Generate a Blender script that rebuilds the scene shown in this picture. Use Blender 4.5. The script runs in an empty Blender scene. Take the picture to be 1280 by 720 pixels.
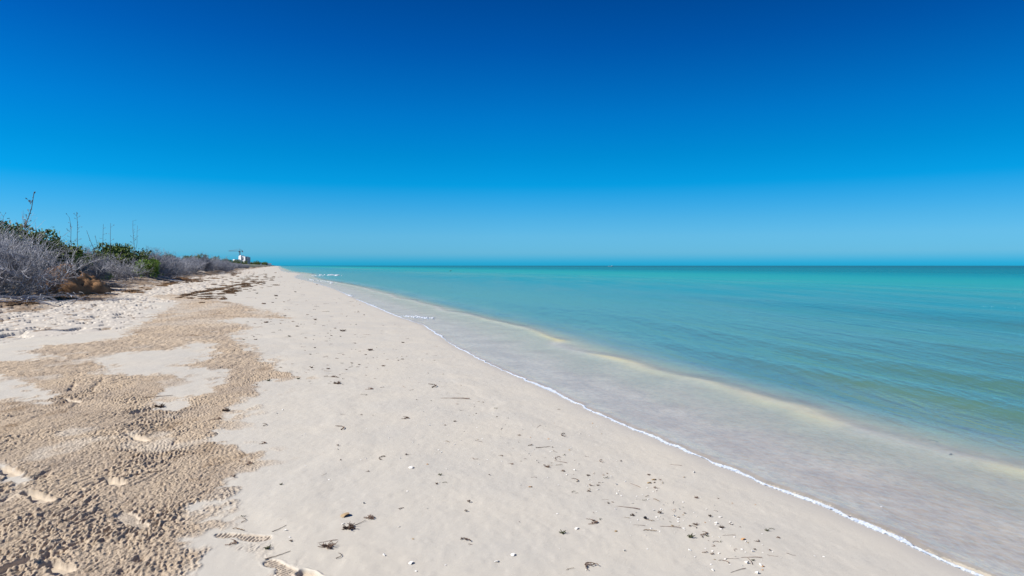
import bpy, math, random
import numpy as np
R = math.radians
rng = np.random.default_rng(7); random.seed(7)
sc = bpy.context.scene; COL = sc.collection

# ------------------------------------------------------------------ camera
CAMZ = 1.65; FPX = 853.33; PITCH = math.atan(28.0/FPX)
cam = bpy.data.cameras.new('camera'); camo = bpy.data.objects.new('camera', cam); COL.objects.link(camo)
cam.lens = 24; cam.sensor_width = 36; cam.clip_start = .05; cam.clip_end = 60000
camo.location = (0, 0, CAMZ); camo.rotation_euler = (R(90)-PITCH, 0, 0)
sc.camera = camo
sc.render.resolution_x = 1024; sc.render.resolution_y = 576

# ------------------------------------------------------------------ light
SUN_EL = R(40); SUN_AZ = R(-106)            # azimuth clockwise from +Y (the view direction)
world = bpy.data.worlds.new('World'); sc.world = world; world.use_nodes = True
wn, wl = world.node_tree.nodes, world.node_tree.links
bg = wn['Background']; bg.inputs[1].default_value = .125
sky = wn.new('ShaderNodeTexSky'); sky.sky_type = 'NISHITA'; sky.sun_disc = False
sky.sun_elevation = SUN_EL; sky.sun_rotation = SUN_AZ; sky.altitude = 0
sky.air_density = 1.0; sky.dust_density = .3; sky.ozone_density = 4.0
tcn = wn.new('ShaderNodeTexCoord'); sep = wn.new('ShaderNodeSeparateXYZ'); wl.new(tcn.outputs['Generated'], sep.inputs[0])
ramp = wn.new('ShaderNodeValToRGB'); wl.new(sep.outputs['Z'], ramp.inputs[0])
# deep polarised blue overhead, paler cyan towards the horizon (sky grade by elevation)
SKY = [(0.0, (.05,1.08,2.35)), (.005, (.08,1.11,2.38)), (.018, (.36,1.20,2.20)), (.042, (.38,1.20,2.03)), (.066, (.28,1.15,1.90)), (.115, (.010,1.06,1.81)),
       (.155, (.001,.965,1.68)), (.21, (.001,.835,1.64)), (.30, (.001,.57,1.39)), (.37, (.001,.44,1.15)), (.6, (.02,.36,.95)), (1.0, (.12,.42,.90))]
cr = ramp.color_ramp
cr.elements[0].position = SKY[0][0]; cr.elements[0].color = (*[c*.4 for c in SKY[0][1]], 1)
cr.elements[1].position = SKY[-1][0]; cr.elements[1].color = (*[c*.4 for c in SKY[-1][1]], 1)
for p, c in SKY[1:-1]:
    e = cr.elements.new(p); e.color = (*[v*.4 for v in c], 1)
mul = wn.new('ShaderNodeMix'); mul.data_type = 'RGBA'; mul.blend_type = 'MULTIPLY'; mul.inputs[0].default_value = 1
wl.new(sky.outputs[0], mul.inputs[6]); wl.new(ramp.outputs[0], mul.inputs[7])
hz = wn.new('ShaderNodeMapRange'); wl.new(sep.outputs['X'], hz.inputs[0])       # slightly deeper away from the sun
for i, q in enumerate((0.0, .6, .98, .80)): hz.inputs[i+1].default_value = q
vm = wn.new('ShaderNodeVectorMath'); vm.operation = 'SCALE'; wl.new(mul.outputs[2], vm.inputs[0]); wl.new(hz.outputs[0], vm.inputs['Scale'])
wl.new(vm.outputs[0], bg.inputs[0])
sd = bpy.data.lights.new('sun', 'SUN'); sd.energy = 4.2; sd.angle = R(.53); sd.color = (1, .95, .88)
so = bpy.data.objects.new('sun', sd); COL.objects.link(so)
tosun = (math.sin(SUN_AZ)*math.cos(SUN_EL), math.cos(SUN_AZ)*math.cos(SUN_EL), math.sin(SUN_EL))
from mathutils import Vector, Matrix
so.rotation_euler = Vector(tosun).to_track_quat('Z', 'Y').to_euler(); so.location = (-20, -5, 20)
vs = sc.view_settings; vs.view_transform = 'Standard'; vs.look = 'None'; vs.exposure = .56; vs.gamma = 1

# ------------------------------------------------------------------ noise
def _h(ix, iy, s):
    n = (ix.astype(np.int64)*374761393 + iy.astype(np.int64)*668265263 + s*1442695041) & 0xffffffff
    n = ((n ^ (n >> 13))*1274126177) & 0xffffffff
    n = (n ^ (n >> 16)) & 0xffff
    return n.astype(np.float32)/65535.0
def noise(x, y, s=0):                                   # smooth value noise in -1..1
    x = np.asarray(x, np.float64); y = np.asarray(y, np.float64)
    ix = np.floor(x); iy = np.floor(y); fx = x-ix; fy = y-iy
    u = fx*fx*fx*(fx*(fx*6-15)+10); v = fy*fy*fy*(fy*(fy*6-15)+10)
    a = _h(ix, iy, s); b = _h(ix+1, iy, s); c = _h(ix, iy+1, s); d = _h(ix+1, iy+1, s)
    return ((a*(1-u)+b*u)*(1-v) + (c*(1-u)+d*u)*v)*2-1
def fbm(x, y, s=0, o=4, g=.5):
    t = 0; a = 1; n = 0
    for i in range(o):
        t = t + a*noise(x*2**i+17.3*i, y*2**i-9.1*i, s+i*7); n += a; a *= g
    return t/n
def sst(a, b, x): t = np.clip((x-a)/(b-a), 0, 1); return t*t*(3-2*t)
def gauss(x, m, w): return np.exp(-((x-m)/w)**2)

# ------------------------------------------------------------------ picture position -> point on the ground
def ray(px, py):
    x = (px-640)/FPX; z = -(py-360)/FPX
    return x, math.cos(PITCH)+z*math.sin(PITCH), -math.sin(PITCH)+z*math.cos(PITCH)
def at(px, py, z=0.0, f=None):
    rx, ry, rz = ray(px, py); rz = min(rz, -1e-5)
    for _ in range(7 if f else 1):
        t = (z-CAMZ)/rz
        if f: z = .5*z+.5*float(f(np.array([rx*t]), np.array([ry*t]))[0])
    t = (z-CAMZ)/rz
    return rx*t, ry*t, z
def at_dist(px, py, Y):                                  # point at depth Y (metres ahead)
    rx, ry, rz = ray(px, py); t = Y/ry
    return rx*t, Y, CAMZ+rz*t

# ------------------------------------------------------------------ shoreline
SH = [(1222,720),(1160,691),(1100,664),(1050,643),(1000,622),(960,606),(915,590),(860,567),(800,540),(740,513),(690,490),(640,467),(600,450),
      (560,428),(530,407),(500,397),(470,384),(440,371),(414,360),(392,353),(372,348.5),(368,345.5),(376,342.3)]
pts = sorted([at(*p)[:2] for p in SH], key=lambda q: q[1])
sy = [p[1] for p in pts]; sx = [p[0] for p in pts]
SLOPE = -.352
sy = [-400, -30, 0, 2.2] + sy + [200, 400, 800, 1500, 2300, 2600, 3200, 60000]
sx = [sx[0]+(sy[0]-pts[0][1])*-.42*.9, sx[0]+(-30-pts[0][1])*-.42, sx[0]+(0-pts[0][1])*-.41, sx[0]+(2.2-pts[0][1])*-.42] + sx + [-.338*200, -.341*400, -.343*800, -.341*1500, -.338*2300, -1400, -6000, -90000]
sy = np.array(sy); sx = np.array(sx)
def xs_raw(y): return np.interp(y, sy, sx)
def xs(y):
    w = .12+.02*np.abs(y)
    t = (xs_raw(y-w)+xs_raw(y-w*.5)+xs_raw(y)+xs_raw(y+w*.5)+xs_raw(y+w))/5
    return t + .028*noise(y/.42, y*0+3.3, 5)*sst(0, 3, y) + .02*noise(y/.17, y*0+1.3, 6) + (.003*np.clip(y, 0, 200)+.02)*noise(y/(.35+.045*np.clip(y, 0, 60)), y*0+8.3, 9)*.6
CS = .943
def dist(x, y): return (xs(y)-x)*CS                      # + inland, - offshore

# ------------------------------------------------------------------ masks on the sand
def world_poly(pp, z): return np.array([at(a, b, z)[:2] for a, b in pp])
def poly_sd(P, x, y):                                    # signed distance, + inside
    ins = np.zeros(x.shape, bool); dm = np.full(x.shape, 1e9)
    for i in range(len(P)):
        x0, y0 = P[i-1]; x1, y1 = P[i]
        c = ((y0 > y) != (y1 > y)) & (x < (x1-x0)*(y-y0)/((y1-y0) if y1 != y0 else 1e-9)+x0); ins ^= c
        dx, dy = x1-x0, y1-y0; L = dx*dx+dy*dy+1e-12
        t = np.clip(((x-x0)*dx+(y-y0)*dy)/L, 0, 1)
        dm = np.minimum(dm, (x-x0-t*dx)**2+(y-y0-t*dy)**2)
    dm = np.sqrt(dm); return np.where(ins, dm, -dm)
ROUGH = world_poly([(-300,447),(0,444),(30,443),(60,440),(125,441),(138,446),(118,455),(150,458),(212,457),(214,468),(200,480),(195,492),(215,492),
  (245,478),(262,470),(285,455),(290,447),(235,444),(268,432),(272,421),(240,419),(215,428),(150,432),(90,441),(31,432),(60,424),(110,420),
  (155,415),(175,400),(205,385),(225,374),(190,368),(215,365),(290,374),(340,384),(362,390),(300,390),(270,394),(312,401),(285,408),(300,420),
  (330,436),(368,454),(330,458),(322,468),(312,476),(290,492),(270,505),(262,526),(312,543),(298,553),(270,570),(236,597),(262,612),(268,622),
  (232,636),(228,678),(270,690),(330,716),(350,770),(-300,770)], .32)
GAPS = [world_poly([(-120,452),(0,457),(25,464),(65,480),(58,490),(15,488),(-120,486)], .32),
        world_poly([(168,704),(176,698),(205,682),(222,676),(205,692),(180,706)], .32),
        world_poly([(-10,555),(15,566),(28,573),(22,577),(0,574)], .32)]
PRINTS = [  # picture place of heel, of toe, with tread marks
  (191,632,142,606,1), (268,632,338,636,1), (333,660,372,682,1), (375,672,420,700,0), (128,572,152,579,0), (155,521,186,532,0), (76,484,100,489,0),
  (-5,560,22,572,0), (12,706,-20,690,0), (196,492,160,502,0), (30,588,60,600,0), (540,716,585,712,0), (60,668,82,676,0),(2,676,22,668,0)]
PW = [(at(a,b,.3)[:2], at(c,d,.3)[:2], t) for a,b,c,d,t in PRINTS]
FURROW = [((58,522),(101,456)), ((0,646),(182,592)), ((60,660),(160,618)), ((0,530),(120,470)), ((85,500),(130,462)), ((180,498),(214,491)),
          ((100,720),(175,660)), ((0,600),(90,548)), ((200,545),(230,520)), ((8,508),(60,498))]
FW = [(at(*a,.3)[:2], at(*b,.3)[:2]) for a,b in FURROW]

def fields(x, y, fine=True):
    """height and surface masks of the ground at x, y"""
    d = dist(x, y)
    r = np.hypot(x, y)
    a = y*.94-x*.34
    land = sst(0, .4, d)
    z = np.where(d > 0, .055*d/(1+.12*d), 0)                        # foreshore
    z = z + .25*sst(12, 15, d+1.2*noise(a/3, a*0, 21)) + .55*sst(15, 26, d)
    z = z + .30*gauss(d, 13.5+1.5*noise(a/14, a*0, 22), 1.3)*sst(-.2, .6, noise(a/6, a*0, 23))*sst(40, 60, y)
    z = z + land*.025*fbm(x/3, y/3, 31, 2)*sst(1, 4, d)
    # sea bed: film of water, a low bar, a trough, the second bar, deeper water
    o = -d
    bed = -.018*np.clip(o, 0, 2.3) - .06*sst(0, 1.2, o)*.35
    bar = gauss(o, 2.35+.22*noise(a/2.5, a*0, 41)+.08*noise(a/.7, a*0, 141), .20+.05*noise(a/1.5, a*0, 142))
    bed = bed + .028*bar - .34*sst(2.35, 5.6, o) - .7*sst(4, 30, o)
    bed = bed + .50*gauss(o, 35+8*noise(a/60, a*0, 144), 9)*sst(30, 60, y+o)*(.35+.65*sst(-.4, .5, noise(a/35, a*0, 145))) - 2.2*sst(45, 160, o) - 3*sst(150, 700, o)
    bed = bed + .006*noise(a/.6, o/.25, 43)*sst(.2, 1, o)
    z = np.where(d < 0, bed, z)
    if fine is None: return z, {}
    m = {}
    m['d'] = d; m['bar'] = bar*(o > 0)*np.clip(.45+.75*noise(a/1.6, o/.5, 143), 0, 1)*sst(24, 16, y)
    wx = x + .09*fbm(x/.35, y/.35, 51, 3)*(1+.03*r); wy = y + .13*fbm(x/.4+9, y/.5, 52, 3)*(1+.05*r)
    near = (r < 70) & (d > 1) & (d < 20)
    rough = np.zeros_like(x)
    if near.any():
        q = poly_sd(ROUGH, wx[near], wy[near])
        for g in GAPS: q = np.minimum(q, -poly_sd(g, wx[near], wy[near]))
        rough[near] = q
        q0 = rough
        rough = np.where(near, rough + .07*fbm(x/.07, y/.10, 153, 2)*(1+.02*r), -1)
        rough = sst(-.035, .06, rough)*np.where(near, 1-.45*sst(12, 24, r)*sst(-.2, .35, fbm(x/.8, y/2.2, 154, 3)), 0)
        halo = sst(-.45, .0, q0)*sst(.16, .46, fbm(x/.16, y/.28, 155, 3)+.25*sst(-.3, 0, q0))*.8      # stray grains dragged over the smooth sand
        rough = np.maximum(rough, np.where(near & (d > 2.6), halo, 0))
    # worn-through, smoother spots inside the churned sand
    worn = sst(.45, .72, fbm(x/.55, y/.8, 53, 3))*rough
    rough = rough*(1-.45*worn)
    # loose, trodden sand between the churned strip and the dune
    loose = sst(-.3, .25, d-7.5+.9*noise(a/2.2, d/2, 54))*(1-rough)*sst(17, 15, d)*sst(1.5, 9, y)
    # footprints
    pr = np.zeros_like(x); prz = np.zeros_like(x)
    for (hx, hy), (tx, ty), tr in PW:
        cx, cy = (hx+tx)/2, (hy+ty)/2
        sel = np.hypot(x-cx, y-cy) < .4
        if not sel.any(): continue
        ux, uy = tx-hx, ty-hy; L = math.hypot(ux, uy); ux /= L; uy /= L; L = min(max(L, .24), .36)
        u = ((x[sel]-cx)*ux+(y[sel]-cy)*uy); v = (-(x[sel]-cx)*uy+(y[sel]-cy)*ux)
        v = v + .008*noise(u/.05, v/.05, 57)
        k = L/.30
        e1 = np.hypot((u/k-.065)/.085, v/.052)-1; e2 = np.hypot((u/k+.085)/.062, v/.036)-1; e3 = np.hypot(u/k/.12, (v-.006)/.028)-1
        e = np.minimum(np.minimum(e1, e2), e3)
        inside = sst(.10, -.12, e)
        jag = .5+.5*noise(u/.09, v/.07, 158)
        dp = .007 if tr else .026
        h = -dp*inside*(.8+.4*jag) + .25*dp*gauss(e, .28, .2)*jag
        if tr: h = h + .0032*inside*np.sign(np.sin(u/.011*math.pi))*(np.abs(v) < .036)*(noise(u/.04, v/.02, 159) > -.3)
        else: h = h + .0025*inside*noise(u/.03, v/.03, 160)
        prz[sel] += h; pr[sel] = np.maximum(pr[sel], inside)
    fur = np.zeros_like(x)
    for (x0, y0), (x1, y1) in FW:
        dx, dy = x1-x0, y1-y0; L = dx*dx+dy*dy
        t = ((x-x0)*dx+(y-y0)*dy)/L; tt = np.clip(t, 0, 1)
        dd = np.hypot(x-x0-tt*dx, y-y0-tt*dy) + .02*noise(x/.1, y/.15, 58)
        fur = np.maximum(fur, gauss(dd, 0, .022)*sst(-.6, .1, noise(t*6, t*0+x0, 59)))
    rough = rough*(1-pr)
    if fine:
        near2 = rough > .002
        hh = np.zeros_like(x)
        X = x[near2]; Y = y[near2]
        X = X + .010*noise(X/.05, Y/.05, 60); Y = Y + .01*noise(X/.06, Y/.06, 61)
        X = X + .05*fbm(X/.5, Y/.6, 62, 2); Y = Y + .05*fbm(X/.55, Y/.7, 162, 2); ang = .06
        U = X*np.cos(ang)-Y*np.sin(ang); V = X*np.sin(ang)+Y*np.cos(ang)
        sz = 1+.0*X
        cl = noise(U/.0105, V/.020, 63)
        cl2 = noise(U/.020+5, V/.040, 64)
        tread = np.sin(U/.017*math.pi+.8*noise(X/.12, Y/.12, 65))*np.sin(V/.034*math.pi+.8*noise(X/.1, Y/.1, 66))
        tm = sst(0, .35, fbm(X/.8, Y/.8, 67, 2))
        big = noise(X/.11, Y/.2, 68)
        rq = np.hypot(X, Y); fade = (1-.6*sst(6, 16, rq))*(.62+.75*sst(-.35, .4, fbm(X/.35, Y/.5, 169, 2)))
        hh[near2] = (.0072*cl*(1-.3*tm) + .004*noise(U/.009+3, V/.015, 163) + .0045*cl2 + .0055*tread*tm + .0075*noise(U/.014, V/.16, 170)*sst(0, .3, fbm(X/.7+4, Y/1.1, 171, 2)) + .003*big + .004*fbm(X/.5, Y/.7, 69, 2))*fade + .004 + .013*noise(U/.045, V/.11, 168)*sst(7, 14, rq)*sst(45, 30, rq)
        z = z + hh*rough
        z = z - .02*fur*rough
        # loose sand: lumps and old footprints
        lp = -.060*sst(.36, .52, noise(x/.26, y/.46, 71)) - .03*sst(.4, .6, noise(x/.11, y/.22, 72)) + .022*fbm(x/.35, y/.5, 73, 3)
        z = z + loose*lp*(1-.5*sst(12, 14, d)) + .10*fbm(x/.9, y/.9, 74, 3)*sst(12.5, 14.5, d)
        z = z + prz*(d > 1)
        z = z + land*.0016*fbm(x/.06, y/.10, 75, 2)*(1-rough)*sst(30, 10, r) + .006*land*fbm(x/.45, y/.45, 76, 3) + .005*sst(.75, 1, np.sin(d/.37+1.6*noise(a/2.2, d/3, 172)+.5*noise(a/.5, d, 173)))*sst(.5, 1, d)*sst(5.5, 3.5, d)*(1-rough)
    m['rough'] = rough; m['loose'] = loose; m['pr'] = pr; m['fur'] = fur*rough
    # rotted weed worked into the sand: dark stains in the churned strip, wrack farther up, litter under the shrubs, widened at left to paint their shade
    st = sst(.28, .75, fbm(x/.45+3, y/.9, 81, 4))*rough*.65 + sst(.35, .6, fbm(x/.09+3, y/.14, 82, 3))*rough*.35
    wr = sst(.12, .35, fbm((x+.35*y)/.45, a/1.3, 83, 4))*gauss(d, 9.3, 2.2)*sst(25, 36, y)*sst(600, 200, y)
    wl_ = gauss(d-11.2-.6*noise(a/5, a*0, 84), 0, .35)*sst(22, 28, y)*.9
    litter_shade = sst(11.2, 12.6, d+1.1*noise(a/2.5, d, 85)+1.1*sst(36, 30, y))*sst(-.75, .15, fbm(x/.8, y/1.4, 86, 4))
    m['weed'] = np.clip(st+.75*loose*sst(.30, .55, fbm(x/.22, y/.40, 89, 3))+np.maximum(.42*wr, wl_)*(1-rough*.5)*sst(-.3, .3, fbm(x/.25, y/.5, 87, 3))+litter_shade*.9, 0, 1)
    m['damp'] = gauss(d, .0, .13)+.25*sst(.1, .6, fbm(x/1.6, y/2.2, 88, 3))*land*(1-rough)
    return z, m
def H0(x, y): return fields(x, y, None)[0]
def H(x, y): return float(fields(np.array([float(x)]), np.array([float(y)]), True)[0][0])
def G(px, py): return at(px, py, .25, H0)[:2]

# ------------------------------------------------------------------ materials
def mat(name): m = bpy.data.materials.new(name); m.use_nodes = True; return m, m.node_tree.nodes, m.node_tree.links, m.node_tree.nodes['Principled BSDF']
def nz(n, l, scale, detail=4, vec=None, rough=.55):
    t = n.new('ShaderNodeTexNoise'); t.inputs['Scale'].default_value = scale; t.inputs['Detail'].default_value = detail; t.inputs['Roughness'].default_value = rough
    if vec: l.new(vec, t.inputs['Vector'])
    return t.outputs['Fac']
def mixc(n, l, f, a, b, mode='MIX'):
    m = n.new('ShaderNodeMix'); m.data_type = 'RGBA'; m.blend_type = mode
    for i, v in ((0, f), (6, a), (7, b)):
        if isinstance(v, (int, float)): m.inputs[i].default_value = v
        elif isinstance(v, tuple): m.inputs[i].default_value = (*v, 1) if len(v) == 3 else v
        else: l.new(v, m.inputs[i])
    return m.outputs[2]
def rng_(n, l, v, a, b, c=0., d=1.):
    m = n.new('ShaderNodeMapRange'); l.new(v, m.inputs[0])
    for i, q in enumerate((a, b, c, d)): m.inputs[i+1].default_value = q
    return m.outputs[0]
def attr(n, name): t = n.new('ShaderNodeAttribute'); t.attribute_name = name; return t.outputs['Fac']
def geo(n): return n.new('ShaderNodeNewGeometry').outputs['Position']
def simple(name, col, rough=.9, var=.25, scale=8, col2=None, bump=0.0, bscale=40, obj_var=0.0, spec=.2):
    m, n, l, b = mat(name)
    tc = n.new('ShaderNodeTexCoord').outputs['Object']
    c2 = col2 or tuple(v*(1-var) for v in col)
    c = mixc(n, l, rng_(n, l, nz(n, l, scale, 4, tc), .35, .65), col, c2)
    if obj_var:
        oi = n.new('ShaderNodeObjectInfo'); 
        c = mixc(n, l, 1.0, c, n_gray(n, l, oi.outputs['Random'], 1-obj_var, 1+obj_var*.6), 'MULTIPLY')
    l.new(c, b.inputs['Base Color']); b.inputs['Roughness'].default_value = rough; b.inputs['Specular IOR Level'].default_value = spec
    if bump:
        bp = n.new('ShaderNodeBump'); bp.inputs['Strength'].default_value = bump; bp.inputs['Distance'].default_value = .01
        l.new(nz(n, l, bscale, 3, tc), bp.inputs['Height']); l.new(bp.outputs[0], b.inputs['Normal'])
    return m
def n_gray(n, l, v, a, b):
    r_ = rng_(n, l, v, 0, 1, a, b); c = n.new('ShaderNodeCombineColor')
    for i in range(3): l.new(r_, c.inputs[i])
    return c.outputs[0]

# sand
sand_m, n, l, b = mat('sand'); P_ = geo(n)
f1 = nz(n, l, 900, 2, P_); f2 = nz(n, l, 1.3, 5, P_); f3 = nz(n, l, 60, 3, P_)
c = mixc(n, l, rng_(n, l, f2, .35, .65), (.64,.592,.495), (.59,.557,.482))
c = mixc(n, l, rng_(n, l, f1, .3, .7, 0, .34), c, (.40,.36,.31))
vor = n.new('ShaderNodeTexVoronoi'); vor.inputs['Scale'].default_value = 28; l.new(P_, vor.inputs['Vector'])   # shell grit and specks
c = mixc(n, l, rng_(n, l, vor.outputs['Distance'], .05, .085, .55, 0), c, mixc(n, l, rng_(n, l, nz(n, l, 9, 1, P_), .5, .52), (.80,.77,.72), (.26,.20,.15)))
c = mixc(n, l, attr(n, 'damp'), c, (.49,.46,.41))
c = mixc(n, l, rng_(n, l, attr(n, 'loose'), 0, 1, 0, .5), c, (.60,.54,.46))
tan = mixc(n, l, rng_(n, l, nz(n, l, 110, 4, P_), .35, .62), (.54,.44,.33), (.28,.205,.14))
tan = mixc(n, l, rng_(n, l, nz(n, l, 1.1, 3, P_), .35, .6), tan, (.52,.405,.28))
c = mixc(n, l, rng_(n, l, attr(n, 'rough'), 0, 1, 0, .88), c, tan)
c = mixc(n, l, rng_(n, l, attr(n, 'pr'), 0, 1, 0, .6), c, (.54,.43,.31))
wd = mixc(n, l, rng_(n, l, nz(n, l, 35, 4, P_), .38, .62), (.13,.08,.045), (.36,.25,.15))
c = mixc(n, l, rng_(n, l, attr(n, 'weed'), .1, .9, 0, .85), c, wd)  # this mask also carries the painted shade band below the left shrubs
seab = attr(n, 'bed')
c = mixc(n, l, seab, c, mixc(n, l, rng_(n, l, f2, .4, .6), (.62,.55,.44), (.71,.645,.52)))
mt = n.new('ShaderNodeMapping'); mt.inputs['Scale'].default_value = (11, 6, 1); mt.inputs['Rotation'].default_value = (0, 0, -.35); l.new(P_, mt.inputs[0])
mott = rng_(n, l, nz(n, l, 1.0, 5, mt.outputs[0], .75), .44, .62, 0, .55)
c = mixc(n, l, mixc(n, l, 1.0, seab, mott, 'MULTIPLY'), c, (.45,.425,.36))
c = mixc(n, l, rng_(n, l, attr(n, 'bar'), 0, 1, 0, 1), c, (.95,.79,.30))
l.new(c, b.inputs['Base Color']); b.inputs['Roughness'].default_value = .95; b.inputs['Specular IOR Level'].default_value = .1
bp = n.new('ShaderNodeBump'); bp.inputs['Strength'].default_value = .35; bp.inputs['Distance'].default_value = .004
l.new(mixc(n, l, .5, f3, f1), bp.inputs['Height'])
bp2 = n.new('ShaderNodeBump'); bp2.inputs['Distance'].default_value = .010; l.new(rng_(n, l, attr(n, 'rough'), 0, 1, 0, .9), bp2.inputs['Strength'])
l.new(nz(n, l, 75, 3, P_, .7), bp2.inputs['Height']); l.new(bp.outputs[0], bp2.inputs['Normal']); l.new(bp2.outputs[0], b.inputs['Normal'])

# water
water_m, n, l, b = mat('sea_water'); n.remove(b); out = n['Material Output']; P_ = geo(n)
def mapped(rot, sc_):
    mp = n.new('ShaderNodeMapping'); mp.vector_type = 'POINT'; l.new(P_, mp.inputs[0]); mp.inputs['Rotation'].default_value = (0, 0, rot); mp.inputs['Scale'].default_value = sc_; return mp.outputs[0]
rotn = -math.atan(.36)                                   # stretch along the shore
wa = nz(n, l, 1.0, 4, mapped(rotn, (2.6, .55, 1)), .6)
wb = nz(n, l, 1.0, 3, mapped(rotn+.35, (9, 3.2, 1)), .6)
wc = nz(n, l, 1.0, 3, mapped(rotn-.2, (.35, .05, 1)), .6)
wd_ = nz(n, l, 1.0, 2, mapped(rotn+.1, (30, 14, 1)), .6)
def math_(op, a, b2):
    m = n.new('ShaderNodeMath'); m.operation = op
    for i, v in enumerate((a, b2)):
        if isinstance(v, (int, float)): m.inputs[i].default_value = v
        else: l.new(v, m.inputs[i])
    return m.outputs[0]
film = attr(n, 'film')
hgt = math_('ADD', math_('ADD', math_('MULTIPLY', wa, math_('SUBTRACT', .13, math_('MULTIPLY', film, .11))), math_('MULTIPLY', wb, math_('SUBTRACT', .022, math_('MULTIPLY', film, .012)))), math_('MULTIPLY', wd_, .011))
bp = n.new('ShaderNodeBump'); bp.inputs['Strength'].default_value = .72; bp.inputs['Distance'].default_value = 1.0; l.new(hgt, bp.inputs['Height'])
fr = n.new('ShaderNodeFresnel'); fr.inputs['IOR'].default_value = 1.33; l.new(bp.outputs[0], fr.inputs['Normal'])
ref = math_('MULTIPLY', fr.outputs[0], math_('ADD', .36, math_('MULTIPLY', attr(n, 'calm'), .33)))
gl = n.new('ShaderNodeBsdfGlossy'); gl.inputs['Roughness'].default_value = .12; l.new(bp.outputs[0], gl.inputs['Normal'])
dr = n.new('ShaderNodeValToRGB'); l.new(attr(n, 'dep'), dr.inputs[0]); dcr = dr.color_ramp       # colour of the water column by depth / 6 m
DEP = [(0, (.58,.55,.42)), (.010, (.60,.68,.46)), (.025, (.48,.66,.42)), (.050, (.26,.52,.28)), (.10, (.12,.43,.31)), (.16, (.028,.40,.345)), (.35, (.002,.28,.30)), (.6, (.0,.17,.195)), (1, (.0,.11,.135))]
dcr.elements[0].position = 0; dcr.elements[0].color = (*DEP[0][1], 1); dcr.elements[1].position = 1; dcr.elements[1].color = (*DEP[-1][1], 1)
for p, c_ in DEP[1:-1]: dcr.elements.new(p).color = (*c_, 1)
col = mixc(n, l, math_('MULTIPLY', rng_(n, l, wc, .42, .66, 0, .6), attr(n, 'calm')), dr.outputs[0], (.19,.44,.30))
df = n.new('ShaderNodeBsdfDiffuse'); l.new(col, df.inputs[0]); tr = n.new('ShaderNodeBsdfTransparent'); tr.inputs[0].default_value = (.99,.985,.965,1)
ms = n.new('ShaderNodeMixShader'); l.new(attr(n, 'op'), ms.inputs[0]); l.new(tr.outputs[0], ms.inputs[1]); l.new(df.outputs[0], ms.inputs[2])
m2 = n.new('ShaderNodeMixShader'); l.new(ref, m2.inputs[0]); l.new(ms.outputs[0], m2.inputs[1]); l.new(gl.outputs[0], m2.inputs[2])
l.new(m2.outputs[0], out.inputs['Surface'])

foam_m = simple('foam', (.66,.71,.77), .7, .18, 14, bump=.5, bscale=220, spec=.4)
lace_m, n, l, b = mat('foam_lace')
nf = nz(n, l, 55, 4, geo(n), .65)
l.new(mixc(n, l, rng_(n, l, nf, .35, .65), (.40,.48,.60), (.62,.64,.66)), b.inputs['Base Color']); b.inputs['Roughness'].default_value = .6
al = n.new('ShaderNodeMath'); al.operation = 'ADD'; l.new(attr(n, 'core'), al.inputs[0]); l.new(nf, al.inputs[1])
l.new(rng_(n, l, al.outputs[0], .82, 1.16, 0, 1), b.inputs['Alpha'])
bp = n.new('ShaderNodeBump'); bp.inputs['Distance'].default_value = .006; bp.inputs['Strength'].default_value = .8; l.new(nf, bp.inputs['Height']); l.new(bp.outputs[0], b.inputs['Normal'])
grey_m = simple('grey_twig', (.46,.465,.50), .9, .5, 3, obj_var=.25)
greyd_m = simple('grey_branch', (.30,.295,.31), .9, .4, 6)
leaf_m = simple('leaf', (.20,.26,.06), .7, .5, 5, (.10,.15,.035), obj_var=.2)
leaf2_m = simple('bright_leaf', (.25,.38,.07), .65, .4, 5)
leafd_m = simple('dark_leaf', (.035,.05,.035), .6, .4, 5)
stalk_m = simple('dry_stalk', (.24,.22,.22), .9, .4, 5)
weed_m = simple('dry_seaweed', (.27,.18,.13), .8, .5, 60, (.11,.072,.055), obj_var=.45)
weedg_m = simple('green_seaweed', (.10,.11,.05), .8, .5, 60)
weedt_m = simple('tan_seaweed', (.26,.17,.09), .85, .4, 60, obj_var=.3)
wrack_m = simple('wrack', (.30,.195,.11), .9, .6, 6, (.11,.065,.035), bump=.8, bscale=60, obj_var=.35)
heap_m = simple('heap_weed', (.42,.24,.12), .95, .5, 3, (.20,.115,.06), bump=1, bscale=25)
shell_m = simple('white_shell', (.84,.81,.75), .45, .12, 90, spec=.5)
shello_m = simple('orange_shell', (.62,.36,.17), .5, .3, 90, spec=.5)
shellt_m = simple('tan_shell', (.50,.36,.20), .5, .35, 90, spec=.5)
stone_m = simple('dark_stone', (.02,.02,.024), .6, .3, 60)
white_m = simple('white_wall', (.86,.86,.85), .8, .06, .3)
win_m = simple('dark_glass', (.05,.07,.09), .25, .2, .5, spec=.5)
steel_m = simple('grey_steel', (.16,.17,.19), .5, .2, 1)
redcap_m = simple('boat_white', (.82,.82,.80), .3, .05, 2, spec=.5)
scrub_m = simple('far_scrub', (.12,.14,.07), .9, .5, .15, (.26,.25,.24), bump=0)
bird_m = simple('brown_feathers', (.10,.085,.07), .8, .3, 9)

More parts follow.
